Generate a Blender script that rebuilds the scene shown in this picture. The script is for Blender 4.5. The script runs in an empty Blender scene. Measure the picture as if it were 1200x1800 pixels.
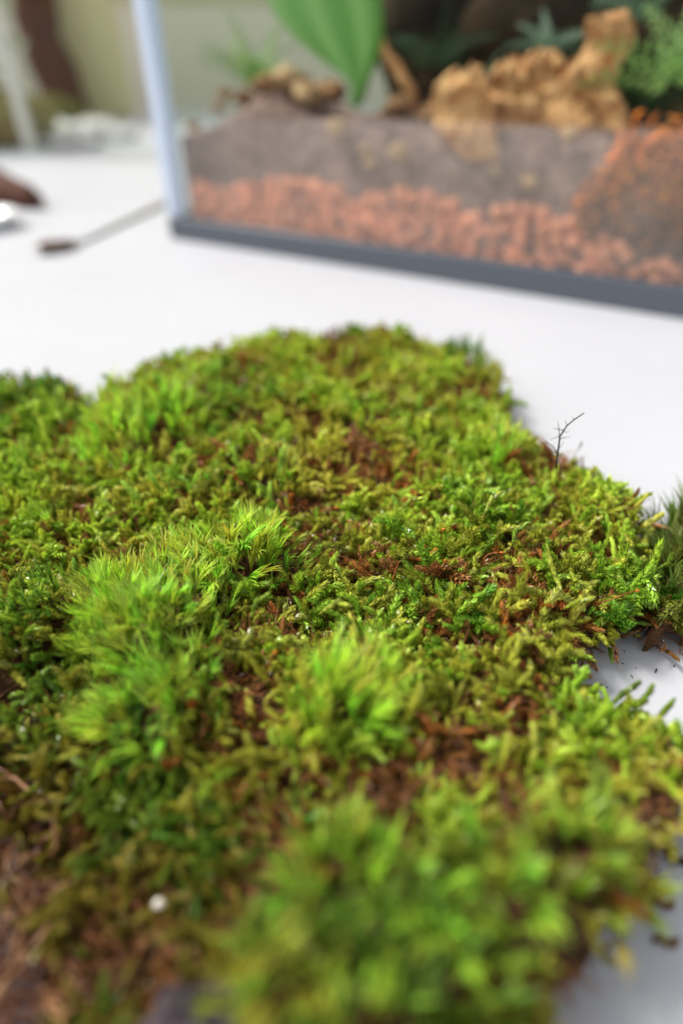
import bpy, math, random
import numpy as np
from mathutils import Vector, Matrix, Euler
R = math.radians
rng = np.random.default_rng(7)
random.seed(7)
scn = bpy.context.scene

# ------------------------------------------------------------------ camera, world, sun
H, PITCH, FPX = 0.12, 37.5, 1050.0
cam_d = bpy.data.cameras.new("camera")
cam = bpy.data.objects.new("camera", cam_d)
scn.collection.objects.link(cam)
cam.location = (0, 0, H)
cam.rotation_euler = (R(90 - PITCH), 0, 0)
cam_d.sensor_width = 36; cam_d.sensor_fit = 'AUTO'
cam_d.lens = 36 * FPX / 1800
cam_d.clip_start = 0.002; cam_d.clip_end = 60
scn.camera = cam
CP, SP = math.cos(R(PITCH)), math.sin(R(PITCH))

def ray(px, py):
    u, v = (px - 600) / FPX, (900 - py) / FPX
    return Vector((u, CP + SP * v, -SP + CP * v))
def P(px, py, z=0.0):                      # a point of the photograph on the level z
    d = ray(px, py); t = (z - H) / d.z
    return Vector((0, 0, H)) + d * t
def depth_of(p):
    return (p - Vector((0, 0, H))).dot(Vector((0, CP, -SP)))

cam_d.dof.use_dof = True
cam_d.dof.focus_distance = depth_of(P(720, 955, 0.024))
cam_d.dof.aperture_fstop = cam_d.lens / 5.8
cam_d.dof.aperture_blades = 0

SUN_EL, SUN_AZ = 52.0, -68.0               # azimuth from +Y (straight ahead), negative = left
w = bpy.data.worlds.new("World"); scn.world = w; w.use_nodes = True
nt = w.node_tree
bg = nt.nodes['Background']
sky = nt.nodes.new('ShaderNodeTexSky'); sky.sky_type = 'NISHITA'; sky.sun_disc = False
sky.sun_elevation = R(SUN_EL); sky.sun_rotation = R(SUN_AZ)
sky.dust_density = 3.0; sky.ozone_density = 0.6; sky.air_density = 1.0
hs = nt.nodes.new('ShaderNodeHueSaturation'); hs.inputs['Saturation'].default_value = .18      # thin white cloud
nt.links.new(sky.outputs[0], hs.inputs['Color']); nt.links.new(hs.outputs[0], bg.inputs[0]); bg.inputs[1].default_value = 0.145
sun_d = bpy.data.lights.new("sun", 'SUN'); sun_d.energy = 2.5; sun_d.angle = R(14); sun_d.color = (1, .965, .91)
sun = bpy.data.objects.new("sun", sun_d); scn.collection.objects.link(sun)
sd = Vector((math.sin(R(SUN_AZ)) * math.cos(R(SUN_EL)), math.cos(R(SUN_AZ)) * math.cos(R(SUN_EL)), math.sin(R(SUN_EL))))
sun.rotation_euler = sd.to_track_quat('Z', 'Y').to_euler()
sun.location = sd * 3
scn.view_settings.view_transform = 'Standard'
scn.view_settings.look = 'None'
scn.view_settings.exposure = 0.76
scn.view_settings.gamma = 1
scn.cycles.max_bounces = 8
scn.cycles.transparent_max_bounces = 12
scn.cycles.use_denoising = True

# ------------------------------------------------------------------ helpers
C = scn.collection
def vnoise(x, y, s, seed):
    r = np.random.default_rng(seed).random((64, 64))
    x = np.asarray(x, float) / s + 1000.3; y = np.asarray(y, float) / s + 1000.7
    xi, yi = np.floor(x).astype(int), np.floor(y).astype(int)
    fx, fy = x - xi, y - yi
    fx = fx * fx * (3 - 2 * fx); fy = fy * fy * (3 - 2 * fy)
    g = lambda a, b: r[a % 64, b % 64]
    return (g(xi, yi) * (1 - fx) + g(xi + 1, yi) * fx) * (1 - fy) + (g(xi, yi + 1) * (1 - fx) + g(xi + 1, yi + 1) * fx) * fy

class MB:
    """collects vertices, faces and two per-vertex colour attributes"""
    def __init__(s): s.v, s.f, s.a, s.t, s.n = [], [], [], [], 0
    def add(s, verts, faces, data=None, tint=None):
        verts = np.asarray(verts, float)
        s.v.append(verts); s.f += [tuple(i + s.n for i in f) for f in faces]
        k = len(verts); s.n += k
        s.a.append(np.zeros((k, 3)) + (0 if data is None else np.asarray(data, float)))
        s.t.append(np.zeros((k, 3)) + (.5 if tint is None else np.asarray(tint, float)))
    def box(s, lo, hi, M=None, b=0):
        x0, y0, z0 = lo; x1, y1, z1 = hi
        v = [Vector(p) for p in ((x0,y0,z0),(x1,y0,z0),(x1,y1,z0),(x0,y1,z0),(x0,y0,z1),(x1,y0,z1),(x1,y1,z1),(x0,y1,z1))]
        if M is not None: v = [M @ p for p in v]
        s.add(v, [(3,2,1,0),(4,5,6,7),(0,1,5,4),(1,2,6,5),(2,3,7,6),(3,0,4,7)])
    def tube(s, pts, rad, n=6, data=None, tint=None, cap=True):
        pts = [Vector(p) for p in pts]; V = []; m = len(pts)
        rad = rad if hasattr(rad, '__len__') else [rad] * m
        side = Vector((.31, .87, .38))
        for i, p in enumerate(pts):
            t = (pts[min(i + 1, m - 1)] - pts[max(i - 1, 0)])
            t = t.normalized() if t.length > 0 else Vector((0, 0, 1))
            a = (side - t * side.dot(t))
            if a.length < 1e-3: a = t.orthogonal()
            a.normalize(); b = t.cross(a); side = a
            for k in range(n):
                q = 2 * math.pi * k / n
                V.append(p + (a * math.cos(q) + b * math.sin(q)) * rad[i])
        F = [(i * n + k, i * n + (k + 1) % n, (i + 1) * n + (k + 1) % n, (i + 1) * n + k) for i in range(m - 1) for k in range(n)]
        if cap: F += [tuple(range(n))[::-1], tuple((m - 1) * n + k for k in range(n))]
        if data is not None and np.ndim(data) == 2: data = np.repeat(np.asarray(data), n, axis=0)
        s.add(V, F, data, tint)
    def mesh(s, name):
        me = bpy.data.meshes.new(name)
        V = np.concatenate(s.v); me.from_pydata(V.tolist(), [], s.f)
        for nm, arr in (('leafdata', s.a), ('tint', s.t)):
            A = np.concatenate(arr); A = np.concatenate([A, np.ones((len(A), 1))], 1)
            at = me.attributes.new(nm, 'FLOAT_COLOR', 'POINT'); at.data.foreach_set('color', A.astype(np.float32).ravel())
        me.update(); return me
    def build(s, name, mat, parent=None, smooth=True, bevel=0):
        me = s.mesh(name)
        if smooth: me.polygons.foreach_set('use_smooth', [True] * len(me.polygons))
        me.materials.append(mat)
        o = bpy.data.objects.new(name, me); C.objects.link(o); o.parent = parent
        if parent is not None and parent.location.length > 0:
            me.transform(Matrix.Translation(-parent.location))
        if bevel:
            b = o.modifiers.new('bevel', 'BEVEL'); b.width = bevel; b.segments = 3; b.limit_method = 'ANGLE'
        return o
def tag(o, label=None, cat=None, group=None, kind=None):
    if label: o['label'] = label
    if cat: o['category'] = cat
    if group: o['group'] = group
    if kind: o['kind'] = kind
    return o
def empty(name, loc, label, cat, group=None):
    o = bpy.data.objects.new(name, None); o.empty_display_size = .01; C.objects.link(o); o.location = loc
    return tag(o, label, cat, group)

# ------------------------------------------------------------------ materials
def mat(name, col, rough=.5, spec=.5, noise=None, bump=None, metal=0, trans=0):
    """noise=(scale, second colour, factor), bump=(scale, strength, distance)"""
    m = bpy.data.materials.new(name); m.use_nodes = True
    n, l = m.node_tree.nodes, m.node_tree.links
    p = n['Principled BSDF']
    p.inputs['Base Color'].default_value = (*col, 1); p.inputs['Roughness'].default_value = rough
    p.inputs['Specular IOR Level'].default_value = spec; p.inputs['Metallic'].default_value = metal
    tc = n.new('ShaderNodeTexCoord')
    if noise:
        t = n.new('ShaderNodeTexNoise'); t.inputs['Scale'].default_value = noise[0]; t.inputs['Detail'].default_value = 6
        t.inputs['Roughness'].default_value = .65
        l.new(tc.outputs['Object'], t.inputs['Vector'])
        r = n.new('ShaderNodeValToRGB'); r.color_ramp.elements[0].position = .35; r.color_ramp.elements[1].position = .68
        r.color_ramp.elements[0].color = (*col, 1); r.color_ramp.elements[1].color = (*noise[1], 1)
        l.new(t.outputs['Fac'], r.inputs[0]); l.new(r.outputs[0], p.inputs['Base Color'])
    if bump:
        t = n.new('ShaderNodeTexNoise'); t.inputs['Scale'].default_value = bump[0]; t.inputs['Detail'].default_value = 5
        l.new(tc.outputs['Object'], t.inputs['Vector'])
        b = n.new('ShaderNodeBump'); b.inputs['Strength'].default_value = bump[1]; b.inputs['Distance'].default_value = bump[2]
        l.new(t.outputs['Fac'], b.inputs['Height']); l.new(b.outputs[0], p.inputs['Normal'])
    if trans:
        tr = n.new('ShaderNodeBsdfTranslucent'); mx = n.new('ShaderNodeMixShader'); mx.inputs[0].default_value = trans
        src = p.inputs['Base Color'].links[0].from_socket if p.inputs['Base Color'].links else None
        if src: l.new(src, tr.inputs[0])
        else: tr.inputs[0].default_value = (*col, 1)
        l.new(p.outputs[0], mx.inputs[1]); l.new(tr.outputs[0], mx.inputs[2])
        l.new(mx.outputs[0], n['Material Output'].inputs['Surface'])
    return m

def moss_mat(name, source):
    """leaf colour: tint (per instance or per vertex) x age and painted shade along the shoot x leaf-to-leaf change"""
    m = bpy.data.materials.new(name); m.use_nodes = True
    n, l = m.node_tree.nodes, m.node_tree.links
    p = n['Principled BSDF']
    ti = n.new('ShaderNodeAttribute'); ti.attribute_type = source; ti.attribute_name = 'tint'
    ld = n.new('ShaderNodeAttribute'); ld.attribute_type = 'GEOMETRY'; ld.attribute_name = 'leafdata'
    sp = n.new('ShaderNodeSeparateColor'); l.new(ld.outputs['Color'], sp.inputs[0])
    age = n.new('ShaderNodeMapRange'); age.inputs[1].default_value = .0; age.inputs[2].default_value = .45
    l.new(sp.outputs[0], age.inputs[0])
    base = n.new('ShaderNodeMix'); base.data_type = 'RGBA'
    base.inputs[6].default_value = (.035, .019, .006, 1)  # brown old base, also darkened as painted shade between the shoots
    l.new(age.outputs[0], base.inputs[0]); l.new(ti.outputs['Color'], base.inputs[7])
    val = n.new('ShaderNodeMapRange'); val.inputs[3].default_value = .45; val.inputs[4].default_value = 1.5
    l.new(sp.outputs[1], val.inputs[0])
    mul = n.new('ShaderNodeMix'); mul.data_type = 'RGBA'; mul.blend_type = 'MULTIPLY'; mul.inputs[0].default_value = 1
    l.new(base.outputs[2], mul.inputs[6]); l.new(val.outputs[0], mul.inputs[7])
    tip = n.new('ShaderNodeMix'); tip.data_type = 'RGBA'; tip.inputs[7].default_value = (.50, .52, .10, 1)
    tf = n.new('ShaderNodeMath'); tf.operation = 'MULTIPLY'; tf.inputs[1].default_value = .22
    l.new(sp.outputs[2], tf.inputs[0]); l.new(tf.outputs[0], tip.inputs[0]); l.new(mul.outputs[2], tip.inputs[6])
    l.new(tip.outputs[2], p.inputs['Base Color'])
    p.inputs['Roughness'].default_value = .25; p.inputs['Specular IOR Level'].default_value = .5
    tr = n.new('ShaderNodeBsdfTranslucent'); l.new(tip.outputs[2], tr.inputs[0])
    mx = n.new('ShaderNodeMixShader'); mx.inputs[0].default_value = .33
    l.new(p.outputs[0], mx.inputs[1]); l.new(tr.outputs[0], mx.inputs[2])
    l.new(mx.outputs[0], n['Material Output'].inputs['Surface'])
    return m
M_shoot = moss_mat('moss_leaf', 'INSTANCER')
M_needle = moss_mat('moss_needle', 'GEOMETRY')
M_table = mat('white_laminate', (.455, .459, .482), .5, .3, (9, (.428, .432, .455), 1), (60, .03, .001))
M_soil = mat('root_mat', (.035, .020, .010), .9, .2, (260, (.17, .075, .032), 1), (420, 1, .0022))
M_fiber = mat('root_fibre', (.42, .15, .045), .6, .4, (90, (.12, .05, .022), 1), trans=.15)
M_twig = mat('dark_twig', (.018, .013, .015), .8, .2, (300, (.05, .035, .03), 1))
M_dead = mat('dead_leaf', (.16, .08, .035), .6, .3, (150, (.14, .07, .035), 1), trans=.25)

# ------------------------------------------------------------------ moss shoot prototypes
def bez(L, bend, side, n):
    pts = []
    for i in range(n):
        t = i / (n - 1)
        pts.append(Vector((bend * L * t * t, side * L * math.sin(t * 3.0) * .5, L * t * (1 - .25 * abs(bend) * t))))
    return pts
def leafy(mb, pts, leaf_l, leaf_w, pitch, ang, r, age0=0., age1=1., per=3):
    """overlapping cupped scale leaves in a spiral round a curved stem"""
    seg = [0]
    for a, b in zip(pts, pts[1:]): seg.append(seg[-1] + (b - a).length)
    L = seg[-1]; k = int(L / pitch); phi = r.random() * 6
    mb.tube(pts, [.00022 * (1.2 - .8 * i / len(pts)) for i in range(len(pts))], 4, (age0 * .8, .4, 0))
    for i in range(k):
        s = (i + .5) * pitch; j = max(q for q in range(len(pts) - 1) if seg[q] <= s)
        f = (s - seg[j]) / max(1e-9, seg[j + 1] - seg[j]); p = pts[j].lerp(pts[j + 1], f)
        t = (pts[j + 1] - pts[j]).normalized(); a0 = t.orthogonal().normalized(); b0 = t.cross(a0)
        u = s / L
        env = min(1, .45 + 2.2 * u) * (1 - .38 * max(0, u - .8) / .2)
        for q in range(per):
            phi += 2.399963
            rad = a0 * math.cos(phi) + b0 * math.sin(phi); tan = t.cross(rad)
            an = ang * (.75 + .5 * r.random()) * (1 - .35 * u ** 5)
            l_ = leaf_l * env * (.8 + .4 * r.random()); w_ = leaf_w * env * (.85 + .3 * r.random())
            d = t * math.cos(an) + rad * math.sin(an); nn = rad * math.cos(an) - t * math.sin(an)
            tp = p + d * l_ - nn * l_ * .12 + t * l_ * .22
            m0 = p + d * l_ * .5
            V = [p, m0 - tan * w_ - nn * w_ * .25, m0 + nn * w_ * .45, m0 + tan * w_ - nn * w_ * .25, tp]
            age = age0 + (age1 - age0) * u; rn = r.random()
            mb.add(V, [(0, 2, 1), (0, 3, 2), (1, 2, 4), (2, 3, 4)], [(age, rn, 0)] * 4 + [(age, rn, 1)])
def needle(mb, p, d, L, wd, droop, data_r, tint, n=5, sweep=None):
    """one narrow folded leaf that arches over"""
    d = d.normalized(); side = d.cross(Vector((0, 0, 1)))
    side = side.normalized() if side.length > 1e-3 else Vector((1, 0, 0))
    V, D = [], []; q = p.copy(); cur = d.copy()
    for i in range(n):
        t = i / (n - 1); ww = wd * (1 - t) ** .7 * (.55 + .9 * min(t * 3, 1) * .5)
        up = side.cross(cur)
        V += [q - side * ww + up * ww * .5, q, q + side * ww + up * ww * .5]
        D += [(.15 + .85 * t, data_r, .6 * t)] * 3
        cur = (cur + Vector((d.x, d.y, -.35)) * droop / n + (sweep * droop / n if sweep else Vector())).normalized(); q = q + cur * L / (n - 1)
    F = []
    for i in range(n - 1):
        a = i * 3; F += [(a, a + 1, a + 4, a + 3), (a + 1, a + 2, a + 5, a + 4)]
    mb.add(V, F, D, tint)

protos = bpy.data.collections.new('shoot_kinds')       # never linked: only what the shoots are copied from
def proto(name, mb):
    me = mb.mesh(name); me.materials.append(M_shoot); o = bpy.data.objects.new(name, me); protos.objects.link(o)
rr = random.Random(3)
NK = 0
for i in range(5):                                      # plain cords
    mb = MB(); L = .0100 + .003 * rr.random()
    leafy(mb, bez(L, rr.uniform(.1, .8), rr.uniform(-.25, .25), 8), .00165, .00048, .00038, R(44), rr, per=4)
    proto('k%02d' % NK, mb); NK += 1
for i in range(6):                                      # branched shoots
    mb = MB(); L = .0105 + .003 * rr.random(); st = bez(L, rr.uniform(.1, .6), rr.uniform(-.2, .2), 8)
    leafy(mb, st, .00165, .00046, .00040, R(56), rr, per=4)
    for k in range(rr.randint(3, 7)):
        j = rr.randint(1, 5); az = rr.random() * 6.28; o = st[j]
        sub = bez(L * rr.uniform(.22, .48), rr.uniform(.2, .9), rr.uniform(-.2, .2), 6)
        Mx = Matrix.Rotation(az, 3, 'Z') @ Matrix.Rotation(R(rr.uniform(25, 60)), 3, 'Y')
        leafy(mb, [o + Mx @ q for q in sub], .00145, .00042, .00036, R(56), rr, .3 + .05 * j, 1)
    proto('k%02d' % NK, mb); NK += 1
CORD, BR = (0, 5), (5, 11)
for i in range(3):                                      # small shoots with spread leaves
    mb = MB(); leafy(mb, bez(.007, .3, .1, 6), .0022, .00042, .00040, R(62), rr, per=3)
    proto('k%02d' % NK, mb); NK += 1
SPREAD = (11, 14)
for i in range(3):                                      # needle shoots
    mb = MB()
    for k in range(22):
        az = rr.random() * 6.28; sp_ = rr.uniform(.1, 1.0)
        needle(mb, Vector((0, 0, .0025 * rr.random())), Vector((math.cos(az) * sp_, math.sin(az) * sp_, 1)), rr.uniform(.005, .008), .00026, rr.uniform(.2, 1), rr.random(), None)
    proto('k%02d' % NK, mb); NK += 1
NEED = (14, 17)
for i in range(3):                                      # withered, shrunken
    mb = MB(); leafy(mb, bez(.007, 1.0, .5, 7), .0017, .00020, .0006, R(34), rr, per=2)
    proto('k%02d' % NK, mb); NK += 1
DEAD = (17, 20)

def scatter_tree():
    g = bpy.data.node_groups.new('shoot_scatter', 'GeometryNodeTree')
    g.interface.new_socket('Geometry', in_out='INPUT', socket_type='NodeSocketGeometry')
    g.interface.new_socket('Geometry', in_out='OUTPUT', socket_type='NodeSocketGeometry')
    n, l = g.nodes, g.links
    gi, go = n.new('NodeGroupInput'), n.new('NodeGroupOutput')
    ci = n.new('GeometryNodeCollectionInfo'); ci.inputs['Collection'].default_value = protos
    ci.inputs['Separate Children'].default_value = True; ci.inputs['Reset Children'].default_value = True
    ip = n.new('GeometryNodeInstanceOnPoints'); ip.inputs['Pick Instance'].default_value = True
    def at(nm, ty):
        a = n.new('GeometryNodeInputNamedAttribute'); a.data_type = ty; a.inputs['Name'].default_value = nm; return a.outputs[0]
    l.new(gi.outputs[0], ip.inputs['Points']); l.new(ci.outputs[0], ip.inputs['Instance'])
    l.new(at('pick', 'INT'), ip.inputs['Instance Index'])
    e = n.new('FunctionNodeEulerToRotation'); l.new(at('rot', 'FLOAT_VECTOR'), e.inputs[0]); l.new(e.outputs[0], ip.inputs['Rotation'])
    l.new(at('size', 'FLOAT'), ip.inputs['Scale'])
    l.new(ip.outputs[0], go.inputs[0]); return g
SCAT = scatter_tree()
def scatter(name, pos, rot, size, pick, tint, parent):
    me = bpy.data.meshes.new(name); me.from_pydata([tuple(p) for p in pos], [], [])
    def put(nm, ty, key, arr):
        a = me.attributes.new(nm, ty, 'POINT'); a.data.foreach_set(key, np.asarray(arr).ravel())
    put('rot', 'FLOAT_VECTOR', 'vector', np.asarray(rot, np.float32)); put('size', 'FLOAT', 'value', np.asarray(size, np.float32))
    put('pick', 'INT', 'value', np.asarray(pick, np.int32)); 
    put('tint', 'FLOAT_COLOR', 'color', np.concatenate([tint, np.ones((len(tint), 1))], 1).astype(np.float32))
    me.materials.append(M_shoot)
    o = bpy.data.objects.new(name, me); C.objects.link(o); o.parent = parent
    if parent is not None: me.transform(Matrix.Translation(-parent.location))
    md = o.modifiers.new('shoots', 'NODES'); md.node_group = SCAT
    return tag(o, kind='stuff')

# ------------------------------------------------------------------ the sheets of moss
def outline(pts): return np.array([P(x, y, z)[:2] for x, y, z in pts])
MAIN = outline([(185,680,.016),(240,640,.016),(300,625,.016),(400,610,.016),(490,592,.016),(600,580,.016),(740,590,.016),(835,612,.016),(862,660,.01),
 (880,735,.006),(890,800,.004),(985,838,.004),(1040,872,.004),(1085,920,.004),(1110,985,.004),(1120,1060,.003),(1105,1110,0),(1050,1145,0),(975,1190,0),(955,1225,0),
 (1015,1270,.003),(1060,1290,.003),(1130,1295,.003),(1190,1335,.003),(1200,1400,.003),(1180,1480,.003),(1130,1550,.003),(1080,1630,0),(1020,1690,0),(970,1770,0),(910,2000,0),(300,2050,0),
 (130,1850,0),(75,1700,0),(25,1600,0),(-15,1480,0),(-60,1340,0),(40,1255,.008),(115,1200,.01),(150,1100,.013),(185,970,.014),(205,900,.014),(180,830,.014),(158,770,.014)])
LEFT = outline([(-420,610,.016),(-200,625,.016),(0,655,.016),(100,658,.016),(148,684,.015),(142,770,.014),(165,860,.014),(180,930,.014),(160,1000,.013),(120,1120,.012),(80,1190,.01),
 (10,1245,.006),(-70,1320,0),(-420,1320,0)])
EDGE = outline([(1178,985,.008),(1188,925,.01),(1230,895,.01),(1420,880,.01),(1420,1120,0),(1230,1125,0),(1150,1150,0),(1125,1120,.003),(1140,1050,.004)])
def sdist(poly, X, Y):
    """signed distance to the outline, positive inside"""
    d = np.full(X.shape, 1e9); ins = np.zeros(X.shape, bool); n = len(poly)
    for i in range(n):
        (x0, y0), (x1, y1) = poly[i], poly[(i + 1) % n]
        ex, ey = x1 - x0, y1 - y0; t = np.clip(((X - x0) * ex + (Y - y0) * ey) / (ex * ex + ey * ey + 1e-12), 0, 1)
        d = np.minimum(d, np.hypot(X - x0 - t * ex, Y - y0 - t * ey))
        c = ((y0 > Y) != (y1 > Y)) & (X < (x1 - x0) * (Y - y0) / (y1 - y0 + 1e-12) + x0); ins ^= c
    d = np.where(ins, d, -d)
    return d + (vnoise(X, Y, .006, 5) - .5) * .004 + (vnoise(X, Y, .0022, 6) - .5) * .0018

# needle tufts: photo x, y of the middle of the tuft, radius, shoots, needle length, colour, droop
LIME, GRASS, DEEP, OLIVE = (.54, .76, .07), (.38, .62, .055), (.12, .30, .03), (.42, .50, .055)
TUFTS = [
 (400,985,.0105,20,.0105,LIME,.5,'bright needle tuft'),(470,990,.008,14,.0070,GRASS,.6,None),
 (240,1070,.013,26,.009,LIME,.5,None),(280,1140,.012,22,.0085,GRASS,.5,None),(200,1120,.010,16,.0085,GRASS,.5,None),(330,1045,.010,16,.0075,LIME,.5,None),
 (235,1250,.009,14,.010,GRASS,.9,None),(300,1230,.007,9,.008,GRASS,.9,None),
 (590,1270,.0065,14,.0115,LIME,.45,'tall lime tuft'),(655,1225,.0055,10,.0085,LIME,.5,None),
 (180,790,.014,18,.0115,LIME,.5,None),(260,760,.016,20,.0105,LIME,.5,None),(330,700,.018,18,.008,GRASS,.4,None),
 (880,800,.007,12,.009,LIME,.3,None),(150,740,.012,16,.0115,LIME,.4,None),(440,960,.009,14,.0080,LIME,.5,None),(180,1040,.008,12,.008,LIME,.5,None),(310,1000,.008,12,.0075,LIME,.5,None),(235,1110,.009,14,.008,LIME,.5,None),(485,850,.006,6,.008,GRASS,.4,None),(820,640,.012,14,.009,DEEP,.3,None),
 (300,870,.006,6,.007,GRASS,.5,None),(640,740,.012,8,.007,GRASS,.5,None),
 (1055,1470,.004,4,.0105,GRASS,.3,None),(1085,1570,.005,12,.0085,OLIVE,.7,None),(1000,1540,.006,14,.0085,GRASS,.6,None),
 (620,1620,.0065,14,.0095,GRASS,.6,None),(720,1650,.007,14,.009,GRASS,.6,None),(530,1700,.006,14,.009,OLIVE,.8,None),(440,1740,.005,10,.008,OLIVE,.8,None),
 (850,1620,.006,12,.0085,GRASS,.7,None),(640,1760,.006,14,.009,DEEP,.5,None),(760,1780,.005,10,.009,DEEP,.5,None),(920,1660,.006,10,.0075,GRASS,.7,None),(570,1560,.005,7,.0085,GRASS,.6,None),
 (480,1790,.004,8,.008,OLIVE,.6,None)]
TP = [(P(x, y - 30, .022), rd) for x, y, rd, *_ in TUFTS]
BROWN = [(480,715,.008,.22),(545,705,.008,.25),(640,760,.009,.2),(420,790,.007,.2),(590,640,.014,.15),(800,650,.010,.2),(660,790,.007,.2),(570,860,.006,.25),(400,850,.005,.2),(700,830,.005,.2),
 (830,905,.006,.16),(600,960,.005,.14),(760,1060,.006,.26),(860,1090,.005,.24),(500,1130,.006,.16),(430,1240,.0045,.3),(1110,1090,.005,.3),(1000,1130,.005,.22),(800,1310,.005,.25),(950,1260,.005,.2),
 (700,1370,.004,.25),(1000,1400,.004,.2),(1010,1690,.005,.4),(940,1750,.004,.35),(210,1180,.004,.25),(120,1260,.006,.35),(60,1400,.007,.3),(390,1640,.004,.25),(240,1640,.006,.2),(350,1460,.004,.25),(900,790,.004,.25)]
def height(poly, X, Y, T=.0125):
    d = sdist(poly, X, Y)
    e = np.clip(d / .0065, 0, 1); e = np.sqrt(1 - (1 - e) ** 2)
    h = T * e + ((vnoise(X, Y, .022, 1) - .5) * .0075 + (vnoise(X, Y, .008, 2) - .5) * .0050 + (vnoise(X, Y, .0035, 3) - .5) * .0020) * e
    for p, rd in TP:
        g = np.exp(-(((X - p.x) ** 2 + (Y - p.y) ** 2) / (rd * 1.1) ** 2)); h = h + .0026 * g * e
    h = h + .0035 * e * np.clip((.075 - Y) / .03, 0, 1) * np.clip((X + .03) / .02, 0, 1)
    # the drop and the drop towards the lower left corner
    c = P(80, 1500, .01); g = np.exp(-(((X - c.x) / .030) ** 2 + ((Y - c.y) / .032) ** 2)); h = h * (1 - .55 * g)
    return h, d

def make_sheet(name, poly, label, seed, spacing, green, T=.0125):
    r = np.random.default_rng(seed)
    cx, cy = poly.mean(0); root = empty(name, (cx, cy, 0), label, 'moss', 'sheets of moss laid on the table')
    lo, hi = poly.min(0) - .004, poly.max(0) + .004
    # root mat: a bumpy body with a ragged rim on the table
    s = .0011; nx, ny = int((hi[0] - lo[0]) / s), int((hi[1] - lo[1]) / s)
    X, Y = np.meshgrid(lo[0] + np.arange(nx) * s, lo[1] + np.arange(ny) * s, indexing='ij')
    h, d = height(poly, X, Y, T); keep = d > -.0004
    Z = np.where(keep, np.maximum(h - .0012, .0005) + (r.random(h.shape) - .5) * .0009, .0005); Z[d < .0004] = .0004
    X = X + (r.random(X.shape) - .5) * s * .6; Y = Y + (r.random(Y.shape) - .5) * s * .6
    idx = -np.ones(X.shape, int); idx[keep] = np.arange(keep.sum())
    V = np.stack([X[keep], Y[keep], Z[keep]], 1)
    a, b, c_, d_ = idx[:-1, :-1], idx[1:, :-1], idx[1:, 1:], idx[:-1, 1:]
    ok = (a >= 0) & (b >= 0) & (c_ >= 0) & (d_ >= 0)
    mb = MB(); mb.add(V, [tuple(int(q) for q in f) for f in np.stack([a[ok], b[ok], c_[ok], d_[ok]], 1)]); mb.build('root_mat', M_soil, root)
    # shoots
    nx, ny = int((hi[0] - lo[0]) / spacing), int((hi[1] - lo[1]) / spacing)
    X, Y = np.meshgrid(lo[0] + np.arange(nx) * spacing, lo[1] + np.arange(ny) * spacing, indexing='ij')
    X = (X + (r.random(X.shape) - .5) * spacing * 1.3).ravel(); Y = (Y + (r.random(Y.shape) - .5) * spacing * 1.3).ravel()
    h, d = height(poly, X, Y, T)
    h1, _ = height(poly, X + .002, Y, T); h2, _ = height(poly, X, Y + .002, T)
    k = (d > -.0002) & (np.abs(X) < .21)
    brown = vnoise(X, Y, .010, 21) * .45 + vnoise(X, Y, .0032, 22) * .55
    for bx, by, br, ba in BROWN:
        q = P(bx, by, .021); brown = brown + ba * np.exp(-(((X - q.x) ** 2 + (Y - q.y) ** 2) / br ** 2))
    # brown side towards the lower left corner and along the front rim
    c = P(15, 1500, .008); corner = np.exp(-(((X - c.x) / .015) ** 2 + ((Y - c.y) / .024) ** 2))
    brown = brown + .16 * corner
    k &= ~((brown > .60) & (r.random(X.shape) < .08))
    pit = vnoise(X, Y, .0038, 25); k &= ~((pit > .80) & (r.random(X.shape) < .6))
    st = P(355, 1775, .019); k &= ~(np.hypot(X - st.x, (Y - st.y + .002) * 1.4) < .0075)
    if poly is MAIN:
        for p, rd in TP: k &= ~((np.hypot(X - p.x, Y - p.y) < rd * .8) & (r.random(X.shape) < .8))
    X, Y, h, d, h1, h2, brown, corner = [q[k] for q in (X, Y, h, d, h1, h2, brown, corner)]
    n = len(X); gx, gy = (h - h1) / .002, (h - h2) / .002
    up = np.stack([np.clip(gx, -1.3, 1.3) * .75, np.clip(gy, -1.3, 1.3) * .75, np.ones(n)], 1)
    up[:, :2] += r.normal(0, .55, (n, 2))
    flow = vnoise(X, Y, .02, 31) * 6.28 * 2
    up[:, 0] += .35 * np.cos(flow); up[:, 1] += .35 * np.sin(flow) - .08
    up /= np.linalg.norm(up, axis=1)[:, None]
    tilt = np.arccos(up[:, 2]); az = np.arctan2(up[:, 1], up[:, 0]); spin = r.random(n) * 6.28
    rot = np.zeros((n, 3))
    for i in range(n):
        q = Matrix.Rotation(az[i], 3, 'Z') @ Matrix.Rotation(tilt[i], 3, 'Y') @ Matrix.Rotation(spin[i], 3, 'Z')
        rot[i] = q.to_euler()
    gz = vnoise(X, Y, .03, 41) * .6 + vnoise(X, Y, .009, 42) * .4     # 0 deep green .. 1 yellow green
    gz = gz + green - .22 * np.clip((.055 - Y) / .02, 0, 1) - .18 * np.exp(-((X + .035) ** 2 / .02 ** 2)) * (Y < .11); gz = np.clip(gz, 0, 1); u = r.random(n)  # deeper green at the front and left: shade put into the tint
    yellow, deep, mid = np.array([.70, .80, .09]), np.array([.14, .38, .03]), np.array([.42, .62, .05])
    t = np.clip(gz * 1.25 - .08 + r.normal(0, .14, n), 0, 1)[:, None]
    tint = np.where(t < .5, deep + (mid - deep) * t * 2, mid + (yellow - mid) * (t - .5) * 2)
    dead = ((brown + r.normal(0, .10, n)) > .55) | (r.random(n) < .11)
    bcol = np.array([.36, .14, .045]) * (.35 + 1.0 * r.random((n, 1))) + np.array([.24, .07, 0]) * (r.random((n, 1)) ** 3)
    tint = np.where(dead[:, None], bcol, tint)
    half = (brown > .44) & ~dead
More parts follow.
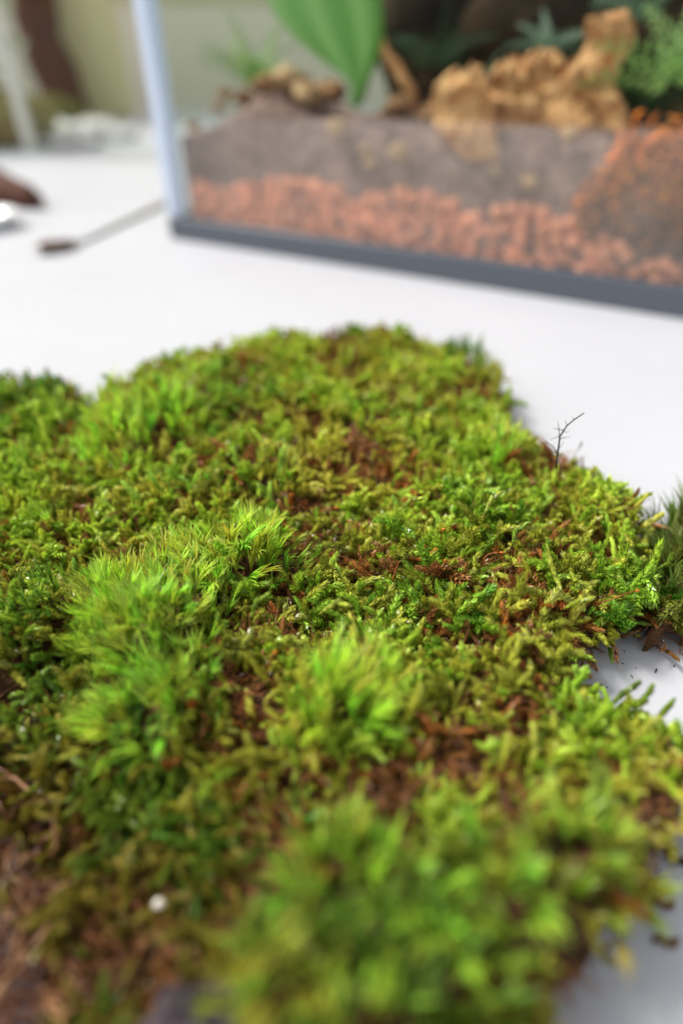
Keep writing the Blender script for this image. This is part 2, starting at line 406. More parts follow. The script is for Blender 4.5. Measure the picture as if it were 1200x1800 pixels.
    shading = 1 - .68 * np.exp(-(((X - c.x) / .036) ** 2 + ((Y - c.y) / .038) ** 2)) - .40 * np.clip((.056 - Y) / .02, 0, 1); tint = tint * np.clip(shading, .35, 1)[:, None]      # shade painted into the shoots at the lower left and front
    tint[half] = tint[half] * .62 + np.array([.55, .28, .05]) * .38
    if poly is EDGE: tint = tint * .75
    pick = np.where(u < .52, r.integers(*CORD, n), np.where(u < .86, r.integers(*BR, n), np.where(u < .95, r.integers(*SPREAD, n), r.integers(*NEED, n))))
    pick = np.where(dead & (r.random(n) < .88), r.integers(*DEAD, n), pick)
    size = (.34 + .46 * r.random(n) + .32 * r.random(n) ** 4) * np.clip(.6 + d / .008, .6, 1.0) * np.where(dead, .95, 1)
    dep = np.array([depth_of(Vector((x, y, .02))) for x, y in zip(X, Y)])
    fc = P(900, 980, .022); size = size * (1 + .35 * np.exp(-(((X - fc.x) / .035) ** 2 + ((Y - fc.y) / .025) ** 2)))
    near = dep < .105
    size = np.where(near, size * .85, size)
    pos = np.stack([X, Y, np.maximum(h - .0018, .0006) - .0012 * (brown > .6)], 1)
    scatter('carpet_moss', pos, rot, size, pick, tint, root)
    # loose fibres: along the rim and in the brown hollows
    mb = MB(); m = 0
    order = r.permutation(n)
    for i in order:
        rim = d[i] < .004 or corner[i] > .35
        if not (rim or brown[i] > .53) or (not rim and r.random() > .5): continue
        p = Vector((X[i], Y[i], max(.0015, h[i] * (r.random() if rim else 1)) + (.001 if rim else .0015)))
        dr = Vector((up[i, 0] * 2 + r.normal() * .6, up[i, 1] * 2 + r.normal() * .6, r.normal() * .5 + (0 if rim else .5))).normalized()
        L = r.uniform(.003, .009); pts = [p]
        for q in range(5):
            dr = (dr + Vector(r.normal(0, .35, 3))).normalized(); nx_ = pts[-1] + dr * L / 5
            nx_.z = max(nx_.z, .0004); pts.append(nx_)
        mb.tube(pts, [.00014, .00013, .00012, .0001, .00007, .00003], 3, cap=False); m += 1
        if m > 4200: break
    if m: tag(mb.build('root_fibres', M_fiber, root), kind='stuff')
    return root, lambda x, y: float(height(poly, np.array([x]), np.array([y]), T)[0][0])

sheet, hz = make_sheet('moss_sheet', MAIN, 'large bumpy sheet of yellow green moss with lime needle tufts across the table', 11, .00120, .03)
left_sheet, hzl = make_sheet('moss_sheet', LEFT, 'darker feathery green moss sheet at the left edge, behind the gap', 12, .00135, -.16)
edge_sheet, hze = make_sheet('moss_sheet', EDGE, 'small dark spiky clump of moss with brown roots at the right edge', 13, .0014, -.25, .009)

def tuft(px, py, rd, ns, L, col, droop, label, root, hf, sweep=None):
    c = P(px, py - 30, .022); r = random.Random(int(px * 7 + py)); mb = MB(); z0 = hf(c.x, c.y)
    sw = Vector((math.cos(px), math.sin(py), 0)) * .9 if sweep is None else sweep
    fat = py > 1400
    for k in range(int(ns * (1.6 if fat else 2.6))):
        a, q = r.random() * 6.28, rd * math.sqrt(r.random()); ex, ey = c.x + q * math.cos(a), c.y + q * math.sin(a)
        b = Vector((ex, ey, max(hf(ex, ey), z0 * .6) + .0026 * (1 - (q / rd) ** 2))); out = Vector((math.cos(a), math.sin(a), 0)) * (q / rd) * .45; tl = Vector((r.gauss(0, .28), r.gauss(0, .28), 0))
        cs = [max(.0, v * r.uniform(.7, 1.25) * (.72 if fat else 1)) for v in col]; kk = r.uniform(0, .12); cs = [cs[0] * (1 - kk) + .45 * kk, cs[1] * (1 - kk) + .36 * kk, cs[2]]
        for j in range(r.randint(9, 13) if fat else r.randint(18, 24)):
            az = r.random() * 6.28; sp_ = r.uniform(.02, .40)
            d = Vector((math.cos(az) * sp_, math.sin(az) * sp_, 1)) + out + tl
            needle(mb, b + (Vector((0, 0, 1)) + out * .8 + tl).normalized() * (r.random() * L * .6), d, L * r.uniform(.4, .85), L * (.055 if fat else .026), droop * r.uniform(.4, 1.5), r.random(), cs, 6, sw)
    o = mb.build('needle_tuft', M_needle, root)
    if label: o['label'] = label
for x, y, rd, ns, L, col, dr, lb in TUFTS:
    lab = {'bright needle tuft': 'sharp lime green tuft left of the middle', 'tall lime tuft': 'tallest lime green tuft, blurred'}.get(lb)
    tuft(x, y, rd, ns, L, col, dr, lab, sheet, hz)
for x, y, rd, ns, L, col, dr in [(110,720,.013,14,.008,GRASS,.4),(40,720,.012,12,.008,DEEP,.4),(85,930,.002,1,.0085,LIME,.1),(110,1000,.002,1,.007,GRASS,.2),
                                 (60,1060,.006,5,.008,DEEP,.5),(20,820,.008,5,.007,GRASS,.5)]:
    tuft(x, y, rd, ns, L, col, dr, None, left_sheet, hzl)
for x, y, rd, ns, L in [(1200,960,.003,7,.012),(1185,1010,.003,5,.009),(1240,960,.004,9,.013),(1196,925,.003,5,.013),(1215,900,.004,7,.014),(1188,965,.002,4,.011)]:
    tuft(x, y, rd, ns, L, (.14, .22, .04), .5, None, edge_sheet, hze, Vector((-.7, 0, 0)))

# red stalks with orange spore capsules, standing in the sharp part of the sheet
M_seta = mat('spore_stalk', (.42, .10, .02), .4, .5, trans=.2)
M_caps = mat('spore_capsule', (.75, .22, .02), .35, .5, trans=.3)
for i, (x, y, L, lx, cap) in enumerate([(776,955,.007,-.1,1),(826,860,.008,.05,0),(742,980,.005,.5,1),(1050,1052,.006,1.4,1),(690,1010,.006,.3,0),(800,1000,.005,-.6,1),(760,1060,.005,.2,0),
                                        (560,900,.005,.9,1),(905,905,.006,-.4,0),(470,1180,.007,.2,1),(420,1240,.006,.4,0),(640,930,.005,-.8,1),(850,980,.0045,.8,1),(730,905,.006,-.3,0)]):
    b = P(x, y, .019); b.z = .0175; r = random.Random(i); pts = []
    for k in range(7):
        t = k / 6; pts.append(b + Vector((lx * L * t * t, .15 * L * math.sin(t * 4 + i), L * t * (1 - .3 * abs(lx)))))
    mb = MB(); mb.tube(pts, [.00016 - .00005 * k / 6 for k in range(7)], 5); st = mb.build('spore_stalk', M_seta, sheet)
    if cap:
        mb = MB(); e = pts[-1]; q = (pts[-1] - pts[-2]).normalized() + Vector((.8, 0, -.3)); q.normalize()
        mb.tube([e + q * .0011 * k / 5 for k in range(6)], [.00010, .00022, .00030, .00028, .00018, .00006], 8); mb.build('spore_capsule', M_caps, sheet)

def twig(name, pts, r0, r1, m, parent=None):
    mb = MB()
    for pl, a, b in pts:
        k = len(pl); mb.tube(pl, [a + (b - a) * i / (k - 1) for i in range(k)], 5)
    return mb.build(name, m, parent)
# branched dead twig that stands up behind the rim
yb = P(975, 862, .020).y
def Q(px, py, y=yb):
    d = ray(px, py); return Vector((0, 0, H)) + d * (y / d.y)
tw = twig('dead_twig', [([Q(977,824), Q(978,806), Q(982,780), Q(983,768), Q(996,748), Q(1008,738), Q(1026,726)], 0.000296, 0.000151),
    ([Q(979,800), Q(972,785), Q(962,778), Q(948,778)], 0.000151, 0.000052), ([Q(983,768), Q(981,750), Q(980,741)], 0.000133, 0.000041),
    ([Q(982,772), Q(991,769), Q(1002,768)], 0.000133, 0.000041), ([Q(990,756), Q(978,754), Q(971,753)], 0.000116, 0.000035), ([Q(976,812), Q(964,806), Q(959,795)], 0.000133, 0.000041),
    ([Q(996,748), Q(992,738)], 0.000099, 0.000035), ([Q(977,792), Q(986,784), Q(990,776)], 0.000099, 0.000035), ([Q(983,766), Q(974,770), Q(966,772)], 0.000099, 0.000035), ([Q(980,790), Q(973,795), Q(968,792)], .00010, .00004), ([Q(988,757), Q(995,760), Q(1001,758)], .00009, .00004), ([Q(978,800), Q(986,797), Q(991,799)], .00009, .00003), ([Q(1008,738), Q(1005,731)], .00008, .00003), ([Q(962,778), Q(955,772)], .00007, .00003), ([Q(964,806), Q(957,808), Q(952,804)], .00008, .00003)], 0, 0, M_twig)
tag(tw, 'thin black branched dead twig standing up behind the right rim of the moss', 'twig')
mb = MB(); c = P(980, 832, .003); c.y = yb
for k in range(9):
    a = c + Vector((random.uniform(-.004, .004), random.uniform(-.002, .002), random.uniform(.0008, .003)))
    mb.tube([a + Vector((-.0012, 0, 0)), a + Vector((-.0004, 0, .0004)), a + Vector((.0005, .0002, .0004)), a + Vector((.0012, 0, 0))], [.0003, .0009, .0008, .0003], 6)
tag(mb.build('bark_crumbs', M_twig), 'dark crumbs of bark behind the rim at the foot of the black twig', 'bark crumbs')
yb2 = P(1025, 850, .008).y
def Q2(px, py): return Q(px, py, yb2)
mb = MB(); mb.tube([Q2(1032,850), Q2(1026,836), Q2(1018,824), Q2(1012,808)], [.0003, .0004, .0003, .00012], 6); mb.tube([Q2(1026,836), Q2(1023,815), Q2(1022,802)], [.0004, .0003, .0002], 5)
mb.build('withered_shoot', M_dead, sheet)
mb = MB(); mb.tube([Q2(1008,798), Q2(1016,791), Q2(1020,782), Q2(1023,776)], [.00006, .0001, .0003, .0001], 5)
mb.tube([Q2(1008,798), Q2(1000,812), Q2(1004,836)], [.00005, .00005, .00005], 4); mb.build('seed_stalk', M_twig, sheet)
# long lone shoots that stick out over the table
def lone(pxs, y0, col, r, sheet_, leaf=.0015):
    mb = MB(); rr2 = random.Random(int(pxs[0][0]))
    pts = [P(x, y, z) for x, y, z in pxs]
    leafy(mb, pts, leaf, leaf * .36, .00040, R(30), rr2, .45, 1)
    for t in mb.t: t[:] = col
    mb.build('long_shoot', M_needle, sheet_)
G1, G2 = (.20, .32, .03), (.34, .40, .04)
for pxs, col in [([(1070,1242,.012),(1090,1222,.014),(1108,1210,.015),(1122,1200,.017)], (.12,.2,.03)),
                 ([(1104,1260,.012),(1122,1238,.015),(1136,1222,.017),(1146,1206,.019)], G1), ([(1150,1268,.012),(1166,1250,.014),(1180,1234,.016)], G1),
                 ([(1040,888,.014),(1062,884,.015),(1080,874,.016),(1093,862,.017)], (.12,.18,.03)), ([(1060,905,.013),(1085,898,.014),(1105,890,.015),(1112,886,.015)], G1),
                 ([(960,955,.024),(966,985,.024),(974,1010,.024),(985,1035,.023)], G2), ([(1000,1000,.022),(1010,1020,.024),(1030,1030,.023),(1048,1022,.023)], G2),
                 ([(1012,800,.016),(1000,815,.014),(1004,838,.012)], G2),([(990,1070,.020),(1010,1060,.022),(1038,1052,.023)], G2),
                 ([(440,1090,.02),(450,1060,.023),(470,1045,.025)], G1),([(560,1080,.02),(590,1060,.022),(612,1064,.023)], G2),
                 ([(1155,1000,.016),(1172,992,.019),(1180,975,.022)], G1),([(1160,1060,.010),(1150,1030,.014),(1140,1010,.017)], G1),
                 ([(850,905,.024),(862,880,.026),(880,866,.027)], G2),([(900,960,.022),(905,935,.025),(925,920,.027)], G1),([(700,900,.022),(720,880,.025),(742,876,.026)], G2)]:
    lone(pxs, 0, col, 0, sheet)

# ------------------------------------------------------------------ bits lying on the table
tag_n = [('dark bark crumb on the table right of the front of the moss', 1192, 1512, .0016, M_twig), ('tiny dark crumb just above the bark crumb, at the right edge', 1180, 1492, .0009, M_twig),
         ('curled brown leaf scrap on the table at the lower right, nearest the front', 1170, 1655, .0016, M_dead), ('brown straw scrap beside the lower right rim of the moss', 1165, 1590, .0015, M_dead)]
for lab, x, y, s, m in tag_n:
    p = P(x, y, s * .5); r = random.Random(x); mb = MB(); pts = [p + Vector(((k - 3) * s * .5, math.sin(k * 1.3) * s * .3, abs(math.sin(k)) * s * .3)) for k in range(7)]
    mb.tube(pts, [s * .1, s * .38, s * .5, s * .34, s * .45, s * .3, s * .08], 6)
    o = mb.build('bark_crumb' if m is M_twig else 'leaf_scrap', m); tag(o, lab, 'debris')
# crumbs and shed leaves scattered round the rim
mb = MB(); r = random.Random(88)
for k in range(110):
    i = r.randrange(2, 26); a, b = Vector(MAIN[i]), Vector(MAIN[i + 1]); p = a.lerp(b, r.random()); e = (b - a).normalized(); o = Vector((-e.y, e.x)) * (.003 + abs(r.gauss(0, .007)))
    q = Vector((p.x + o.x, p.y + o.y, 0)); sz = r.uniform(.00012, .00045) * (1.8 if r.random() > .93 else 1); d = Vector((r.gauss(0, 1), r.gauss(0, 1), 0)).normalized() * sz * r.uniform(1, 3)
    mb.tube([q - d + Vector((0, 0, sz * .4)), q + Vector((0, 0, sz * .6)), q + d * .8 + Vector((0, 0, sz * .4))], [sz * .3, sz * .5, sz * .15], 5, (1, r.random(), 0), r.choice([(.05, .025, .015), (.20, .09, .04), (.30, .36, .05), (.03, .02, .02)]))
tag(mb.build('moss_crumbs', M_needle), 'fine crumbs and shed leaves scattered on the table round the moss', kind='stuff')
M_stone = mat('slate', (.035, .028, .032), .8, .2, (260, (.075, .055, .06), 1), (120, .5, .001))
def lump(mb, c, sx, sy, sz, seed, n=14, m=9, rough=.18, data=None):
    V, F = [], []; r = np.random.default_rng(seed); ph = r.random(8) * 6.28
    for j in range(m + 1):
        th = math.pi * j / m
        for i in range(n):
            a = 2 * math.pi * i / n
            k = 1 + rough * (math.sin(2 * a + ph[0]) * math.sin(3 * th + ph[1]) + .6 * math.sin(5 * a + ph[2]) * math.sin(4 * th + ph[3]) + .5 * math.sin(3 * a + 5 * th + ph[4]))
            V.append((c[0] + sx * k * math.sin(th) * math.cos(a), c[1] + sy * k * math.sin(th) * math.sin(a), c[2] + sz * k * math.cos(th)))
    F = [(j * n + i, (j + 1) * n + i, (j + 1) * n + (i + 1) % n, j * n + (i + 1) % n) for j in range(m) for i in range(n)]
    mb.add(V, F, data)
mb = MB(); c = P(355, 1775, .016); lump(mb, (c.x, c.y - .002, .0165), .0075, .0045, .0062, 4, 28, 18)
tag(mb.build('stone', M_stone), 'blurred dark grey stone in the moss at the bottom left', 'stone')
mb = MB(); c = P(275, 1580, .016); lump(mb, c - Vector((0, 0, .002)), .0009, .0007, .0006, 5)
tag(mb.build('pebble', mat('pale_pebble', (.75, .70, .62), .5)), 'tiny pale pebble among dark moss at the lower left', 'pebble')
# thick brown straws at the lower left corner of the sheet
mb = MB(); r = random.Random(9)
for k in range(1300):
    x, y = r.uniform(-60, 210), r.uniform(1230, 1830)
    if x > 50 + (y - 1230) * .16: continue
    p = P(x, y, r.uniform(.001, .010)); cr = r.random(); d = Vector((r.gauss(0, 1), r.gauss(0, 1), r.gauss(0, .35))).normalized(); L = r.uniform(.004, .011); pts = [p]
    for q in range(5):
        d = (d + Vector((r.gauss(0, .25), r.gauss(0, .25), r.gauss(0, .2)))).normalized(); e = pts[-1] + d * L / 5; e.z = max(e.z, .0005); pts.append(e)
    w_ = r.uniform(.00008, .00032) * (1.6 if cr > .93 else 1); mb.tube(pts, [w_, w_ * 1.1, w_, w_ * .9, w_ * .7, w_ * .2], 4, tint=(.50, .27, .13) if cr > .85 else ((.10, .03, .02) if cr < .45 else (.24, .10, .045)))
for a in mb.a: a[:] = (1, .5, 0)
tag(mb.build('straw_litter', M_needle, sheet), kind='stuff')

# ------------------------------------------------------------------ table and wall
mb = MB(); mb.box((-1.6, -.9, -.03), (2.2, 1.95, 0)); o = mb.build('tabletop', M_table, smooth=False, bevel=.003); tag(o, kind='structure')
M_wall = mat('wall_paint', (.90, .83, .64), .8, .2, (3, (.85, .78, .60), 1)); M_sage = mat('sage_paint', (.66, .62, .34), .7, .3, (4, (.60, .57, .31), 1))
mb = MB(); mb.box((-3.5, 2.2, -1.2), (3.5, 2.3, .235)); o = mb.build('wall', M_wall, smooth=False); tag(o, kind='structure')
mb = MB(); mb.box((-3.5, 2.195, .235), (3.5, 2.3, 2.2)); o = mb.build('upper_wall', M_sage, smooth=False); tag(o, kind='structure')

# ------------------------------------------------------------------ the glass tank
A = P(300, 419, 0); B = P(1200, 562, 0)
D = (B - A).normalized(); N = Vector((-D.y, D.x, 0)); 
if N.y < 0: N = -N
TM = Matrix(((D.x, N.x, 0, A.x), (D.y, N.y, 0, A.y), (0, 0, 1, 0), (0, 0, 0, 1)))
def PT(px, py, wd):
    """point of the photograph on the tank plane at inward distance wd, as tank (u, w, z)"""
    d = ray(px, py); o = Vector((0, 0, H)); t = (wd - (o - A).dot(N)) / d.dot(N); q = o + d * t
    return Vector(((q - A).dot(D), wd, q.z))
TL, TD, TH, BH = .62, .26, .34, .0165
def glass(name):
    m = bpy.data.materials.new(name); m.use_nodes = True; n, l = m.node_tree.nodes, m.node_tree.links; n.clear()
    o = n.new('ShaderNodeOutputMaterial'); t = n.new('ShaderNodeBsdfTransparent'); t.inputs[0].default_value = (.95, .975, .96, 1)
    g = n.new('ShaderNodeBsdfGlossy'); g.inputs['Roughness'].default_value = .02; f = n.new('ShaderNodeLayerWeight'); pw = n.new('ShaderNodeMath'); pw.operation = 'POWER'; pw.inputs[1].default_value = 4.5; ad = n.new('ShaderNodeMath'); ad.operation = 'ADD'; ad.inputs[1].default_value = .035; l.new(f.outputs['Facing'], pw.inputs[0]); l.new(pw.outputs[0], ad.inputs[0])
    k = n.new('ShaderNodeMath'); k.operation = 'MULTIPLY'; k.inputs[1].default_value = .22
    x = n.new('ShaderNodeMixShader'); l.new(ad.outputs[0], k.inputs[0]); l.new(k.outputs[0], x.inputs[0]); l.new(t.outputs[0], x.inputs[1]); l.new(g.outputs[0], x.inputs[2]); l.new(x.outputs[0], o.inputs[0])
    return m
M_glass = glass('clear_glass')
M_base = mat('base_plastic', (.085, .098, .12), .35, .5)
M_edge = mat('frosted_corner', (.74, .81, .92), .3, .5, trans=.4)
M_clay = mat('fired_clay', (1.0, .42, .25), .85, .2, (2, (.78, .29, .17), 1))
def vary(m, lo, hi):
    n, l = m.node_tree.nodes, m.node_tree.links; p = n['Principled BSDF']; oi = n.new('ShaderNodeObjectInfo'); mr = n.new('ShaderNodeMapRange'); mr.inputs[3].default_value = lo; mr.inputs[4].default_value = hi
    src = p.inputs['Base Color'].links[0].from_socket; hv = n.new('ShaderNodeHueSaturation'); l.new(oi.outputs['Random'], mr.inputs[0]); l.new(mr.outputs[0], hv.inputs['Value']); l.new(src, hv.inputs['Color']); l.new(hv.outputs[0], p.inputs['Base Color'])
vary(M_clay, .72, 1.12)
M_earth = mat('tank_soil', (.10, .058, .050), .95, .1, (90, (.36, .23, .20), 1), (160, 1, .004))
tank = empty('glass_tank', A, 'rectangular glass terrarium tank with a dark base bar, blurred behind the moss', 'terrarium')
def tbuild(mb, name, m, parent=None, **k):
    mb.v = [np.array([TM @ Vector(p) for p in a]) for a in mb.v]; return mb.build(name, m, parent, **k)
mb = MB(); mb.box((0, 0, 0), (TL, .008, BH)); tbuild(mb, 'base_bar', M_base, tank, smooth=False, bevel=.001)
mb = MB(); mb.box((0, .0085, 0), (.010, TD, BH)); tbuild(mb, 'base_bar', M_base, tank, smooth=False, bevel=.001)
mb = MB(); mb.box((0.011, .0085, .001), (TL, TD, .004)); tbuild(mb, 'base_plate', M_base, tank, smooth=False)
mb = MB(); mb.box((.0135, .001, BH), (TL, .005, TH)); tbuild(mb, 'glass_pane', M_glass, tank, smooth=False)
mb = MB(); mb.box((.001, .0145, BH), (.005, TD, TH)); tbuild(mb, 'glass_pane', M_glass, tank, smooth=False)
mb = MB(); mb.box((.0055, TD - .005, BH), (TL, TD - .001, TH)); tbuild(mb, 'glass_pane', M_glass, tank, smooth=False)
mb = MB(); mb.box((0, 0, BH), (.0115, .0135, TH)); tbuild(mb, 'corner_strip', M_edge, tank, smooth=False, bevel=.002)
# reflection haze painted as a pale sheet behind the lower front glass
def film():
    m = bpy.data.materials.new('reflection_haze'); m.use_nodes = True; n, l = m.node_tree.nodes, m.node_tree.links; p = n['Principled BSDF']
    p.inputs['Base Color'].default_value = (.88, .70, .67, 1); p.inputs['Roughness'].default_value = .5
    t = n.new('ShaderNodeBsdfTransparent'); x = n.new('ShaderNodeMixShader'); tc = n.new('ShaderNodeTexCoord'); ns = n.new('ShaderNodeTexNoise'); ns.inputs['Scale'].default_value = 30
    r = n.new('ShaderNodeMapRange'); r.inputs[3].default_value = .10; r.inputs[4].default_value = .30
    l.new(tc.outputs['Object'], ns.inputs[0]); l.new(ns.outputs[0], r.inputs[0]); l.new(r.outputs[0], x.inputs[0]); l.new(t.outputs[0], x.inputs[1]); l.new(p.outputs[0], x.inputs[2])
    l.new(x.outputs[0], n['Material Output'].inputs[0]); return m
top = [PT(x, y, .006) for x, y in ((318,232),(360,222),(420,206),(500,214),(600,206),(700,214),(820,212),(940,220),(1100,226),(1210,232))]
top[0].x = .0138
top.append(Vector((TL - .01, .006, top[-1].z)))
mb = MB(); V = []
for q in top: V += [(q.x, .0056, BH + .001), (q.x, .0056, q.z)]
mb.add(V, [(2 * i, 2 * i + 2, 2 * i + 3, 2 * i + 1) for i in range(len(top) - 1)]); tbuild(mb, 'haze_film', film(), tank, smooth=False)
# soil body: front face at w = .012, surface rolling to the back
us = np.linspace(.0138, TL - .01, 90); tz = np.interp(us, [q.x for q in top], [q.z for q in top])
ws = np.concatenate([[.013], np.linspace(.014, TD - .02, 34)])
mb = MB(); V = []
for i, u in enumerate(us):
    V.append((u, .013, .0045))
    for j, w_ in enumerate(ws):
        hill = .030 * math.exp(-((u - .07) / .035) ** 2 - ((w_ - .08) / .04) ** 2) if w_ > .014 else 0
        V.append((u, w_, tz[i] - .004 + .006 * (float(vnoise(u, w_, .012, 51)) - .5) + hill - (.012 * max(0, (w_ - .1)) / .1)))
k = len(ws) + 1
mb.add(V, [(i * k + j, (i + 1) * k + j, (i + 1) * k + j + 1, i * k + j + 1) for i in range(len(us) - 1) for j in range(k - 1)]); tbuild(mb, 'soil_layer', M_earth, tank)
# clay pebbles behind the glass, on the soil's front
ctop_px = [(320,330),(400,335),(470,318),(540,322),(620,352),(700,340),(770,350),(830,385),(880,365),(950,375),(1010,392),(1060,418),(1120,452),(1200,465)]
ct = [PT(x, y, .006) for x, y in ctop_px]; clay_me = []
for s in range(4):
    mb = MB(); lump(mb, (0, 0, 0), 1, 1, 1, 60 + s, 10, 7, .06); me = mb.mesh('clay_pebble'); me.polygons.foreach_set('use_smooth', [True] * len(me.polygons)); me.materials.append(M_clay); clay_me.append(me)
cnt = 0; r = random.Random(5); placed = []
u_hi = PT(1215, 480, .006).x
for tries in range(16000):
    u = r.uniform(.020, u_hi); zt = np.interp(u, [q.x for q in ct], [q.z for q in ct]); rad = r.uniform(.0038, .0060)
    z = r.uniform(BH * .8 , max(BH + .006, zt)); wq = r.uniform(.0060 + rad, .0060 + rad + .0030)
    if any((u - a) ** 2 + (z - b) ** 2 < ((rad + c_) * .80) ** 2 for a, b, c_ in placed): continue
    placed.append((u, z, rad)); o = bpy.data.objects.new('clay_pebble', clay_me[cnt % 4]); C.objects.link(o); o.parent = tank
    o.location = TM @ Vector((u, wq, z)) - A; o.scale = (rad,) * 3; o.rotation_euler = (r.random() * 6, r.random() * 6, r.random() * 6); cnt += 1
    if cnt >= 290: break
print('clay', cnt)
# pale scraps pressed against the glass in the soil
M_scrap = mat('bark_scrap', (.55, .36, .20), .8, .2, (90, (.36, .20, .10), 1))
for (x, y, s) in [(650,285,.005),(700,268,.007),(640,262,.004),(930,320,.0045),(345,232,.004),(590,225,.007),(870,300,.003),(1000,235,.005)]:
    q = PT(x, y, .009); mb = MB(); lump(mb, (q.x, q.y, q.z), s, .0026, s * .7, int(x)); tbuild(mb, 'bark_scrap', M_scrap, tank)

# cork bark lobes standing in the tank
M_cork = mat('pale_cork', (.34, .11, .03), .8, .2, (120, (.95, .56, .26), 1), (150, 1, .006))
cork = empty('cork_bark', TM @ Vector((PT(900, 200, .02).x, .03, PT(900, 200, .02).z)), 'pale orange lobed piece of cork bark inside the tank, right of the hanging leaf', 'bark')
def slab(pxs, wd, name, parent, m, thick=.004, seed=1):
    """an upright curved slab through (x, y, half width in px)"""
    mb = MB(); rad = []; pts = []
    for x, y, hw in pxs:
        q = PT(x, y, wd); e = PT(x + hw, y, wd); pts.append(q); rad.append((e - q).length)
    V = []; n = 12
    for i, q in enumerate(pts):
        for k in range(n):
            a = 2 * math.pi * k / n; j = 1 + .12 * math.sin(3 * a + i + seed)
            V.append((q.x + rad[i] * math.cos(a) * j, q.y + thick * math.sin(a) * j + .002 * math.sin(i * 2 + seed), q.z + rad[i] * .15 * math.sin(a * 2 + i)))
    F = [(i * n + k, i * n + (k + 1) % n, (i + 1) * n + (k + 1) % n, (i + 1) * n + k) for i in range(len(pts) - 1) for k in range(n)] + [tuple(range(n)), tuple((len(pts) - 1) * n + k for k in range(n))]
    mb.add(V, F); return tbuild(mb, name, m, parent)
def bark(pxs, wd, thick, seed):
    """ragged bark lobe: the outline is wavered and the face is furrowed lengthwise"""
    mb = MB(); V = []; n = 20; m = 16; r = random.Random(seed)
    ys = np.linspace(0, len(pxs) - 1, m)
    X_ = np.interp(ys, range(len(pxs)), [p[0] for p in pxs]); Y_ = np.interp(ys, range(len(pxs)), [p[1] for p in pxs]); W_ = np.interp(ys, range(len(pxs)), [p[2] for p in pxs])
    for i in range(m):
        q = PT(X_[i], Y_[i], wd); rad = (PT(X_[i] + W_[i], Y_[i], wd) - q).length * 1.40 * (1 + .05 * math.sin(i * 1.9 + seed) + .05 * r.random())
        for k in range(n):
            a = 2 * math.pi * k / n; fur = 1 + .40 * math.sin(9 * a + seed + i * .25)
            jag = .0035 * math.sin(4 * a + seed) + .002 * math.sin(9 * a) if i < 3 else 0
            V.append((q.x + rad * math.cos(a), q.y + thick * math.sin(a) * fur + .002 * math.sin(i * .9 + seed), q.z + jag + .0007 * r.random()))
    F = [(i * n + k, i * n + (k + 1) % n, (i + 1) * n + (k + 1) % n, (i + 1) * n + k) for i in range(m - 1) for k in range(n)] + [tuple(range(n)), tuple((m - 1) * n + k for k in range(n))]
    mb.add(V, F); return tbuild(mb, 'bark_lobe', M_cork, cork)
bark([(822,128,14),(812,150,32),(808,190,40),(822,235,38),(842,285,22)], .0125, .0035, 1)
bark([(900,116,12),(893,145,30),(900,180,36),(905,230,38)], .026, .0035, 2)
bark([(958,100,14),(955,130,34),(965,170,36),(975,230,34)], .032, .0035, 3)
bark([(1068,40,30),(1074,62,30),(1060,100,28),(1035,140,34),(1005,180,36),(1000,235,40)], .028, .0035, 4)
bark([(1040,130,20),(1058,165,20),(1074,195,20),(1082,235,14)], .022, .0035, 5)
bark([(862,150,8),(858,180,20),(862,225,26)], .034, .0035, 6)
bark([(1015,110,8),(1010,150,20),(1020,225,24)], .038, .0035, 7)
bark([(905,150,20),(925,165,55),(930,190,78),(935,240,84)], .036, .0035, 8)
# dark hardscape behind it
M_dark = mat('wet_bark', (.014, .009, .006), 1, .05, (28, (.060, .038, .018), 1), (60, 1, .006))
mb = MB(); n, m = 60, 40; V = []; a0, a1 = PT(655, 150, .11).x, TL - .02; z0, z1 = .03, .30
for i in range(n):
    for j in range(m):
        u = a0 + (a1 - a0) * i / (n - 1); z = z0 + (z1 - z0) * j / (m - 1)
        V.append((u + .006 * math.sin(z * 90), .11 + .035 * (float(vnoise(u, z, .025, 71)) - .5) + .012 * (float(vnoise(u, z, .008, 72)) - .5) + .04 * max(0, 1 - i / 4), z))
mb.add(V, [(i * m + j, (i + 1) * m + j, (i + 1) * m + j + 1, i * m + j + 1) for i in range(n - 1) for j in range(m - 1)])
o = tbuild(mb, 'background_bark', M_dark); sol = o.modifiers.new('thick', 'SOLIDIFY'); sol.thickness = .012; sol.offset = 1
tag(o, 'dark damp bark slab standing upright at the back of the tank', 'bark')
